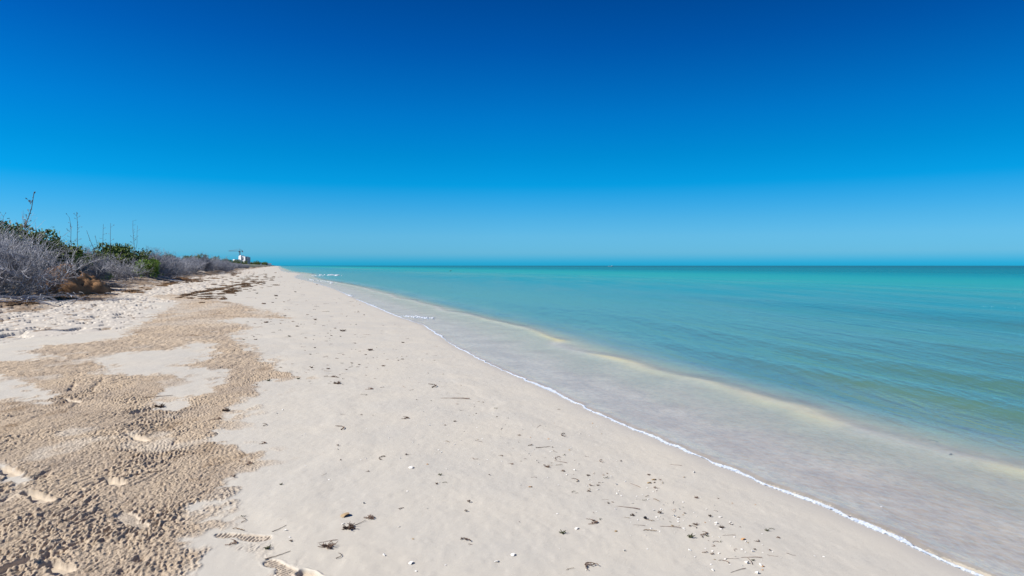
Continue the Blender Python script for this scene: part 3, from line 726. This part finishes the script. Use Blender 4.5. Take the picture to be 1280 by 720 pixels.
def tuft(seed, s=.035, n_=26, m_=None):
    rr2 = random.Random(seed); m = MB()
    for k in range(n_):
        a = rr2.random()*6.28; q = Vector((rr2.gauss(0, s*.3), rr2.gauss(0, s*.3), .003)); P = [q]
        for i in range(4):
            a += rr2.gauss(0, .6); q = q+Vector((math.cos(a), math.sin(a), rr2.gauss(.25, .4)))*s*.3; q.z = max(q.z, .002); P.append(q)
        m.tube(P, [.0026, .003, .0028, .0032, .001], 4)
        if rr2.random() < .4: m.tube([q-Vector((0,0,.004)), q, q+Vector((0,0,.004))], [.001, .0045, .001], 5)
    return m.build('seaweed_tuft', m_ or weed_m, None, True)
def shell(seed, m_, s=.012, kind=0):
    rr2 = random.Random(seed); m = MB()
    if kind == 0:                                                    # ribbed clam valve, hinge at -y
        def fn(u, v):
            a = (v-.5)*3.5; rad = u*(1+.05*math.cos(a*14)*u); xx = s*1.1*rad*math.sin(a); yy_ = s*(-.75+1.6*rad*(.5+.5*math.cos(a)))
            return (xx, yy_, s*.55*max(0, 1-u**2.2)*(.6+.5*u)+s*.04*math.cos(a*14)*u+s*.05)
        m.grid(8, 29, fn)
        def fn2(u, v): x_, y_, z_ = fn(u, v); return (x_*.97, y_*.97, z_*.82-s*.08)
        m.grid(8, 29, fn2)
    else:                                                            # turret-like snail
        def fn(u, v):
            a = v*6.283; rr_ = s*.75*(1-u)**.8*(1+.16*abs(math.sin(u*12))); return (s*2.2*(u-.4), rr_*math.cos(a), rr_*math.sin(a)*.9+s*.6*(1-.7*u))
        m.grid(22, 12, fn, True)
    return m.build('seashell', m_, None, True)
Pst = [strand(1, .11, .0035, .9), strand(2, .07, .003, 1.4), strand(3, .13, .003, .5), strand(4, .06, .004, 1.0, kids=2), strand(5, .10, .004, .8, kids=4), strand(6, .16, .0028, .25), strand(7, .09, .0035, 1.1, m_=weedt_m), strand(8, .08, .003, 1.6, m_=weedg_m, kids=2)]
Ptf = [tuft(1), tuft(2, .03, 18), tuft(3, .045, 34), tuft(4, .03, 20, weedg_m)]
Psh = [shell(1, shell_m), shell(2, shell_m, .011), shell(3, shell_m, .012, 1), shell(4, shello_m, .012), shell(5, shellt_m, .013)]
fresh = set(o.name for o in Pst+Ptf+Psh)
def drop(proto, px, py, rz, s, label, cat, group=None, sink=0.0, xy=None, tilt=0.0, sy_=1.0):
    x_, y_ = xy or G(px, py)
    if proto.name in fresh: o = proto; fresh.discard(proto.name)
    else: o = proto.copy(); COL.objects.link(o)
    o.location = (x_, y_, H(x_, y_)+.001-sink); o.rotation_euler = (tilt, 0, rz); o.scale = (s, s*sy_, s); tag(o, label, cat)
    if group: o['group'] = group
    elif 'group' in o: del o['group']
    return o
# singled out by hand: (proto, px, py, rot, scale, label)
S, T, C = 'seaweed', 'seaweed tuft', 'shell'
HAND = [
 (Ptf[2], 437, 661, .3, 1.15, 'dark branching seaweed tuft at the left end of a long bare stem', T),
 (Ptf[0], 463, 648, 1.3, 1.0, 'dark seaweed tuft at the right end of a long bare stem', T),
 (Ptf[2], 411, 684, 2.0, 1.1, 'purplish seaweed tuft at the end of the lowest footprints', T),
 (Pst[5], 449, 655, .9, .75, 'long bare seaweed stem joining two dark tufts', S),
 (Pst[4], 752, 650, .2, 1.5, 'long curved green brown seaweed branch low on the right sand', S),
 (Pst[1], 829, 639, 1.0, 1.3, 'small dark seaweed hook curled like a letter C', S),
 (Pst[5], 785, 634, 2.7, 1.0, 'thin tan stalk with a hooked end near the pair of tan shells', S),
 (Ptf[3], 863, 671, 0, 1.0, 'dark green seaweed knot among the shells low on the right', T),
 (Pst[3], 882, 669, .1, 1.3, 'dark forked strand just right of the green seaweed knot', S),
 (Pst[5], 838, 658, 2.9, .8, 'faint thin stalk above the green seaweed knot', S),
 (Ptf[3], 703, 666, 1.0, .9, 'small green ring of seaweed around a white shell', T),
 (Pst[4], 722, 705, 2.5, 1.4, 'twiggy brown seaweed strand by the bottom edge, right of centre', S),
 (Pst[3], 584, 674, 2.2, 1.4, 'small V shaped dark strand low in the middle', S),
 (Pst[1], 594, 627, .5, 1.2, 'small S shaped seaweed coil in the middle of the sand', S),
 (Pst[1], 587, 637, 1.1, 1.0, 'short bent weed sprig just below the S shaped coil', S),
 (Ptf[3], 550, 594, 1.1, .7, 'tiny green weed sprig right of the large white shell', T),
 (Ptf[1], 546, 605, 1.1, .55, 'dark weed crumb just below the tiny green sprig', T),
 (Pst[0], 472, 570, 2.8, 1.25, 'brown strand left of the large white shell', S),
 (Pst[0], 696, 542, 2.9, 1.4, 'curved dark strand high on the right sand', S),
 (Pst[3], 664, 557, .3, 1.2, 'forked strand left end of a row of weed bits on the right sand', S),
 (Pst[2], 680, 560, .1, 1.1, 'wavy thin strand in the row of weed bits on the right sand', S),
 (Pst[0], 694, 570, 2.4, 1.0, 'short slanted dark strand below the row of weed bits', S),
 (Pst[0], 745, 574, 2.9, .9, 'short straight strand by the shells on the right sand', S),
 (Pst[0], 730, 602, .1, 1.0, 'dark bow shaped strand left of the small open shell ring', S),
 (Pst[4], 338, 553, .3, 1.3, 'dark forked weed piece right of the tip of the tan strip', S),
 (Pst[0], 338, 533, .1, 1.2, 'flat dark weed piece above the forked one', S),
 (Pst[4], 322, 578, .4, 1.6, 'long brown weed piece between the tan strip and the footprint', S),
 (Pst[3], 301, 577, 1.4, 1.0, 'little dark weed bit left of the long brown piece', S),
 (Pst[1], 301, 595, .8, 1.3, 'curled weed sprig above the treaded footprint', S),
 (Pst[4], 472, 486, .1, 2.2, 'dark red brown weed cluster in the middle of the beach', S),
 (Ptf[2], 422, 480, .1, 1.5, 'dark weed tuft among several in the middle of the beach', T),
 (Pst[5], 415, 472, 2.8, 1.4, 'long tan stalk pointing at the dark tuft', S),
 (Pst[0], 554, 485, .05, 2.6, 'long horizontal dark strand right of the red brown cluster', S),
 (Pst[5], 569, 498, 3.0, 2.2, 'long thin tan stalk below the long dark strand', S),
 (Pst[4], 516, 522, .2, 1.7, 'wavy brown strand with a white shell on it', S),
 (Pst[0], 440, 537, .3, 1.8, 'slanting dark strand at the left of the middle sand', S),
 (Pst[1], 428, 557, .7, 1.1, 'short thick black strand left of the slanting brown strand', S),
 (Ptf[2], 283, 514, .6, 1.3, 'dark weed clump at the inner edge of the tan strip', T),
 (Pst[4], 284, 523, .1, 2.0, 'flat weed mat just below the dark clump at the strip edge', S),
 (Pst[5], 350, 661, 1.0, .7, 'thin twig at the upper edge of the lowest footprint', S),
 (Pst[5], 348, 695, .7, .9, 'thin dark twig standing out below the lowest footprint', S),
 (Pst[4], 305, 676, .2, 1.3, 'brown rooty strand left of the lowest footprint', S),
 (Ptf[3], 334, 686, .2, .9, 'dark green weed tuft at the left side of the lowest footprint', T),
 (Ptf[3], 351, 606, .2, .55, 'tiny yellow green sprig on bare pale sand', T),
 (Pst[0], 311, 653, 0, .8, 'small dark flake between the treaded and the lowest footprint', S),
 (Pst[6], 301, 661, .1, 1.0, 'tan strand just below the small dark flake', S),
 (Ptf[2], 200, 509, .2, 1.6, 'dark weed tuft in the tan churned strip', T),
 (Pst[5], 197, 496, .35, 2.0, 'long black stick lying on the tan churned strip', S),
 (Pst[5], 175, 594, .45, 1.9, 'long dark weed stem above the deep footprint', S),
 (Pst[1], 895, 646, .2, 1.1, 'small U shaped strand at the right of the shell field', S),
 (Pst[0], 1178, 552, .2, 1.1, 'thin dark strand floating at the edge of the pale bar', S),
 (Pst[3], 1190, 569, .2, 1.3, 'dark strand lying under the shallow water at the right', S),
 (Pst[6], 812, 662, .3, .9, 'short tan weed curl between the shells low on the right', S),
 (Psh[0], 514, 585, 2.0, 1.9, 'largest white shell, lying in the middle of the sand', C),
 (Psh[0], 514, 704, 1.6, 1.35, 'white shell alone near the bottom edge, left of centre', C),
 (Psh[0], 641.5, 694, 1.7, 1.3, 'white shell near the bottom edge, right of centre', C),
 (Psh[1], 621, 702, .4, 1.1, 'small pale shell with a grey edge near the bottom', C),
 (Psh[4], 811.5, 603.5, .6, 1.3, 'lower left of the two tan shells lying together', C),
 (Psh[4], 817.5, 599.5, .4, 1.4, 'upper right of the two tan shells lying together', C),
 (Psh[3], 663, 608.5, .2, 1.1, 'orange shell alone on the right of the middle sand', C),
 (Psh[3], 929, 675, .9, 1.3, 'orange tinted shell at the right of the shell field', C),
 (Psh[4], 432, 645, 1.4, 2.6, 'large tan shell with dark weed grown on it, above the long stem', C),
 (Psh[0], 721, 660, 1.4, 1.2, 'white shell below the long curved seaweed branch', C),
 (Psh[1], 1102, 633, 1.4, .9, 'tiny white shell alone close to the foam line', C),
 (Psh[0], 429, 656, 1.1, .8, 'white shell touching the left dark tuft', C),
 (Psh[2], 933, 704, 2.2, .9, 'long white shell low on the right sand', C),
 (Psh[2], 946, 716, 2.4, .8, 'long white shell touching the bottom edge of the photo', C),
]
for h_ in HAND:
    k_ = .62 if h_[0] in Ptf else (.8 if h_[0] in (Pst[3], Pst[4]) else 1)
    drop(*h_[:4], h_[4]*k_, *h_[5:])
m = MB(); m.grid(7, 10, lambda u, v: (.011*math.sin(u*3.14)*math.cos(v*6.28), .009*math.sin(u*3.14)*math.sin(v*6.28)*(1+.2*math.cos(v*13)), .008-.008*math.cos(u*3.14)), True)
o = m.build('pebble', stone_m, None, True); x_, y_ = G(806.5, 648); o.location = (x_, y_, H(x_, y_)); tag(o, 'single black pebble among the shells low on the right', 'pebble')
# scattered pieces, densities as in the photo
def scatter(n_, gen, protos_, smin, smax, label, cat, group, ok=None):
    k = 0
    while k < n_:
        px, py = gen()
        if not (0 < px < 1280 and 345 < py < 718): continue
        x_, y_ = G(px, py); dd = float(dist(np.array([x_]), np.array([y_]))[0])
        if dd < .22: continue
        rg = float(fields(np.array([x_]), np.array([y_]), False)[1]['rough'][0])
        if rg > .3 and rr.random() < .8: continue
        s = rr.uniform(smin, smax)*(1 if y_ < 8 else min(2.6, (y_/8)**.75))
        drop(rr.choice(protos_), px, py, rr.random()*6.28, s, label, cat, group, xy=(x_, y_), sy_=rr.uniform(.8, 1.1)); k += 1
def g_bands():
    u = rr.random()
    if u < .34:  # band from (690,560) to (1000,700)
        t = rr.random(); return 640+t*330+rr.gauss(0, 28), 548+t*150+rr.gauss(0, 17)
    if u < .60:  # middle band upward
        t = rr.random()**.8; return 620-t*200+rr.gauss(0, 26), 548-t*175+rr.gauss(0, 13)
    if u < .82:
        t = rr.random(); return 440-t*80+rr.gauss(0, 24), 500-t*125+rr.gauss(0, 14)
    return rr.uniform(240, 900), rr.uniform(400, 718)
def g_far():
    t = rr.random(); return rr.uniform(300, 470), 352+130*t*t
def g_shell():
    u = rr.random()
    if u < .62:
        t = rr.random(); return 660+t*290+rr.gauss(0, 34), 545+t*160+rr.gauss(0, 20)
    if u < .8: return 560+rr.gauss(0, 50), 545+rr.gauss(0, 30)
    return rr.uniform(330, 980), rr.uniform(500, 716)
scatter(210, g_bands, Pst, .28, .75, 'short dark seaweed shred among many loosely scattered over the pale sand', S, 'seaweed shreds scattered over the pale sand')
scatter(170, g_far, Pst+Pst+Ptf, .3, .85, 'tiny dark weed speck on the farther half of the pale sand', S, 'weed specks on the farther pale sand')
scatter(50, g_bands, Ptf, .18, .4, 'dark crumb of seaweed on the pale sand', T, 'seaweed crumbs scattered over the pale sand')
scatter(235, g_shell, Psh[:3]+Psh[:2], .28, .75, 'small white shell among the many sprinkled over the pale sand', C, 'small white shells on the pale sand')
scatter(24, g_shell, [Psh[3], Psh[4]], .35, .8, 'small orange or tan shell among the white ones on the sand', C, 'small coloured shells on the sand')

# ------------------------------------------------------------------ far buildings, crane, boats, bird
def wall_block(m, x0, x1, y0, y1, z0, z1): m.box(x0, x1, y0, y1, z0, z1)
def tower(px, Y_):
    x0 = pxy(px, Y_); e = empty('tower_block', (x0, Y_, 1.0), -.38)
    e.scale = (1.25, 1, .76)
    tag(e, 'white high-rise block far down the beach, tallest building', 'building')
    m = MB(); m.box(-4.6, -1.4, -6, 1.5, -1.5, 17.5); m.build('wall', white_m, e)
    m = MB(); m.box(-1.4, 3.4, -5, 1.5, -1.5, 16.6); m.build('wall', white_m, e)
    m = MB(); m.box(3.4, 5.6, -3, 1.5, -1.5, 15.4); m.build('wall', simple('shaded_wall', (.42,.45,.50), .8, .1, .3), e)  # shaded right side of the white tower, put into a grey wall colour
    m = MB(); m.box(-4.2, -2.0, -5, 0, 17.5, 18.6); m.build('roof_room', white_m, e)
    for k in range(5):
        z0 = 1.2+k*3.1
        w = MB(); w.box(-.4, .4, -5.06, -4.9, z0, z0+2.0); f = w.build('window', win_m, e)
        w = MB(); w.box(-.6, .6, -5.3, -5.05, z0-.35, z0-.1); w.build('balcony', white_m, e)
        w = MB(); w.box(3.8, 5.2, -3.08, -2.9, z0, z0+2.0); w.build('window', win_m, e)
    w = MB(); w.box(-.1, 1.3, -5.12, -4.95, 10.6, 15.2); w.build('window', win_m, e)
    return e
tower(307, 900)
x0 = pxy(299.6, 900); e = empty('annex_block', (x0, 893, 1.0), -.62); tag(e, 'lower white block joined to the left side of the tower', 'building')
m = MB(); m.box(-2.2, 1.8, -5, 3, -1.5, 8.8); m.build('wall', white_m, e)
for k in range(2):
    w = MB(); w.box(.35, 1.05, -5.08, -4.9, 1.6+k*3.2, 3.6+k*3.2); w.build('window', win_m, e)
def crane(px, Y_):
    x0 = pxy(px, Y_); e = empty('tower_crane', (x0, Y_, 1.0)); tag(e, 'thin tower crane standing behind the white tower, jib pointing left', 'crane')
    m = MB()
    for a in (-.5, .5):
        for b_ in (-.5, .5): m.tube([(a, b_, -2), (a, b_, 20.4)], .17, 4)
    for k in range(14): m.tube([(-.5, -.5, k*1.6-1), (.5, -.5, k*1.6+.6)], .08, 3)
    m.build('mast', steel_m, e)
    m = MB(); m.tube([(4, 0, 20.2), (-15, 0, 20.2)], .38, 4); m.tube([(0, 0, 23), (-15, 0, 20.4)], .15, 3); m.tube([(0, 0, 23), (4, 0, 20.4)], .15, 3); m.tube([(0, 0, 20), (0, 0, 23)], .15, 4)
    m.build('jib', steel_m, e)
    m = MB(); m.box(2.8, 4.2, -.5, .5, 18.6, 20.0); m.build('counterweight', steel_m, e)
    m = MB(); m.box(-1.2, -.3, -1.3, -.5, 18.4, 20.0); m.build('cab', steel_m, e)
crane(300.2, 915)
for px, Y_, w, hh, lab in [(315.5, 930, 6, 4.6, 'low white house just right of the tall tower'), (323, 1150, 6, 4.6, 'low white house among trees, second right of the tower'), (332, 1300, 5, 5.4, 'tiny white house on the point, brightest one'), (336, 1450, 8, 5.2, 'long low white house farthest out on the point')]:
    e = empty('white_house', (pxy(px, Y_), Y_, 1.0), -.7); tag(e, lab, 'house')
    m = MB(); m.box(-w/2, w/2, -4, 4, -1.5, hh); m.build('wall', white_m, e)
    m = MB(); m.box(-w/2-.3, w/2+.3, -4.3, 4.3, hh, hh+.3); m.build('roof', white_m, e)
    for q in (-w*.25, w*.25):
        m = MB(); m.box(q-.6, q+.6, -4.06, -3.9, 1.4, 2.8); m.build('window', win_m, e)
def boat(px, Y_, lab, s):
    e = empty('motorboat', (pxy(px, Y_), Y_, 0), .2, s); tag(e, lab, 'boat')
    m = MB(); m.grid(9, 7, lambda u, v: ((u-.5)*6, (1.1*math.sin(min(1, (1-u)*1.6)*1.57))*math.sin((v-.5)*3.14), -.2+1.15*abs(v-.5)*2*(1+.25*u))); m.build('hull', redcap_m, e, True)
    m = MB(); m.box(-2.6, 2.0, -.85, .85, .62, .72); m.build('deck', redcap_m, e)
    m = MB(); m.box(-1.2, .8, -.7, .7, .7, 1.9); c_ = m.build('cabin', redcap_m, e)
    m = MB(); m.box(-.9, .5, -.73, -.69, 1.15, 1.65); m.build('window', win_m, c_)
boat(761, 1300, 'left one of two tiny white boats on the horizon', .55); boat(765, 1250, 'right and slightly larger of two tiny white boats on the horizon', .8)
bx, by, _ = at(563, 339); e = empty('seabird', (bx, by, .02), .4, 1); tag(e, 'tiny dark seabird floating on the far water, left of centre', 'bird')
m = MB(); m.grid(10, 10, lambda u, v: ((u-.5)*.55, .13*math.sin(u*3.14)**.7*math.cos(v*6.28), .07+.09*math.sin(u*3.14)**.7*math.sin(v*6.28)+.05*(u-.5)**2), True)
m.tube([(.18, 0, .1), (.26, 0, .22), (.28, 0, .32)], [.05, .035, .035], 8); m.tube([(.26, 0, .31), (.33, 0, .33), (.36, 0, .31), (.50, 0, .24)], [.035, .04, .02, .006], 8)
m.build('body', bird_m, e, True)
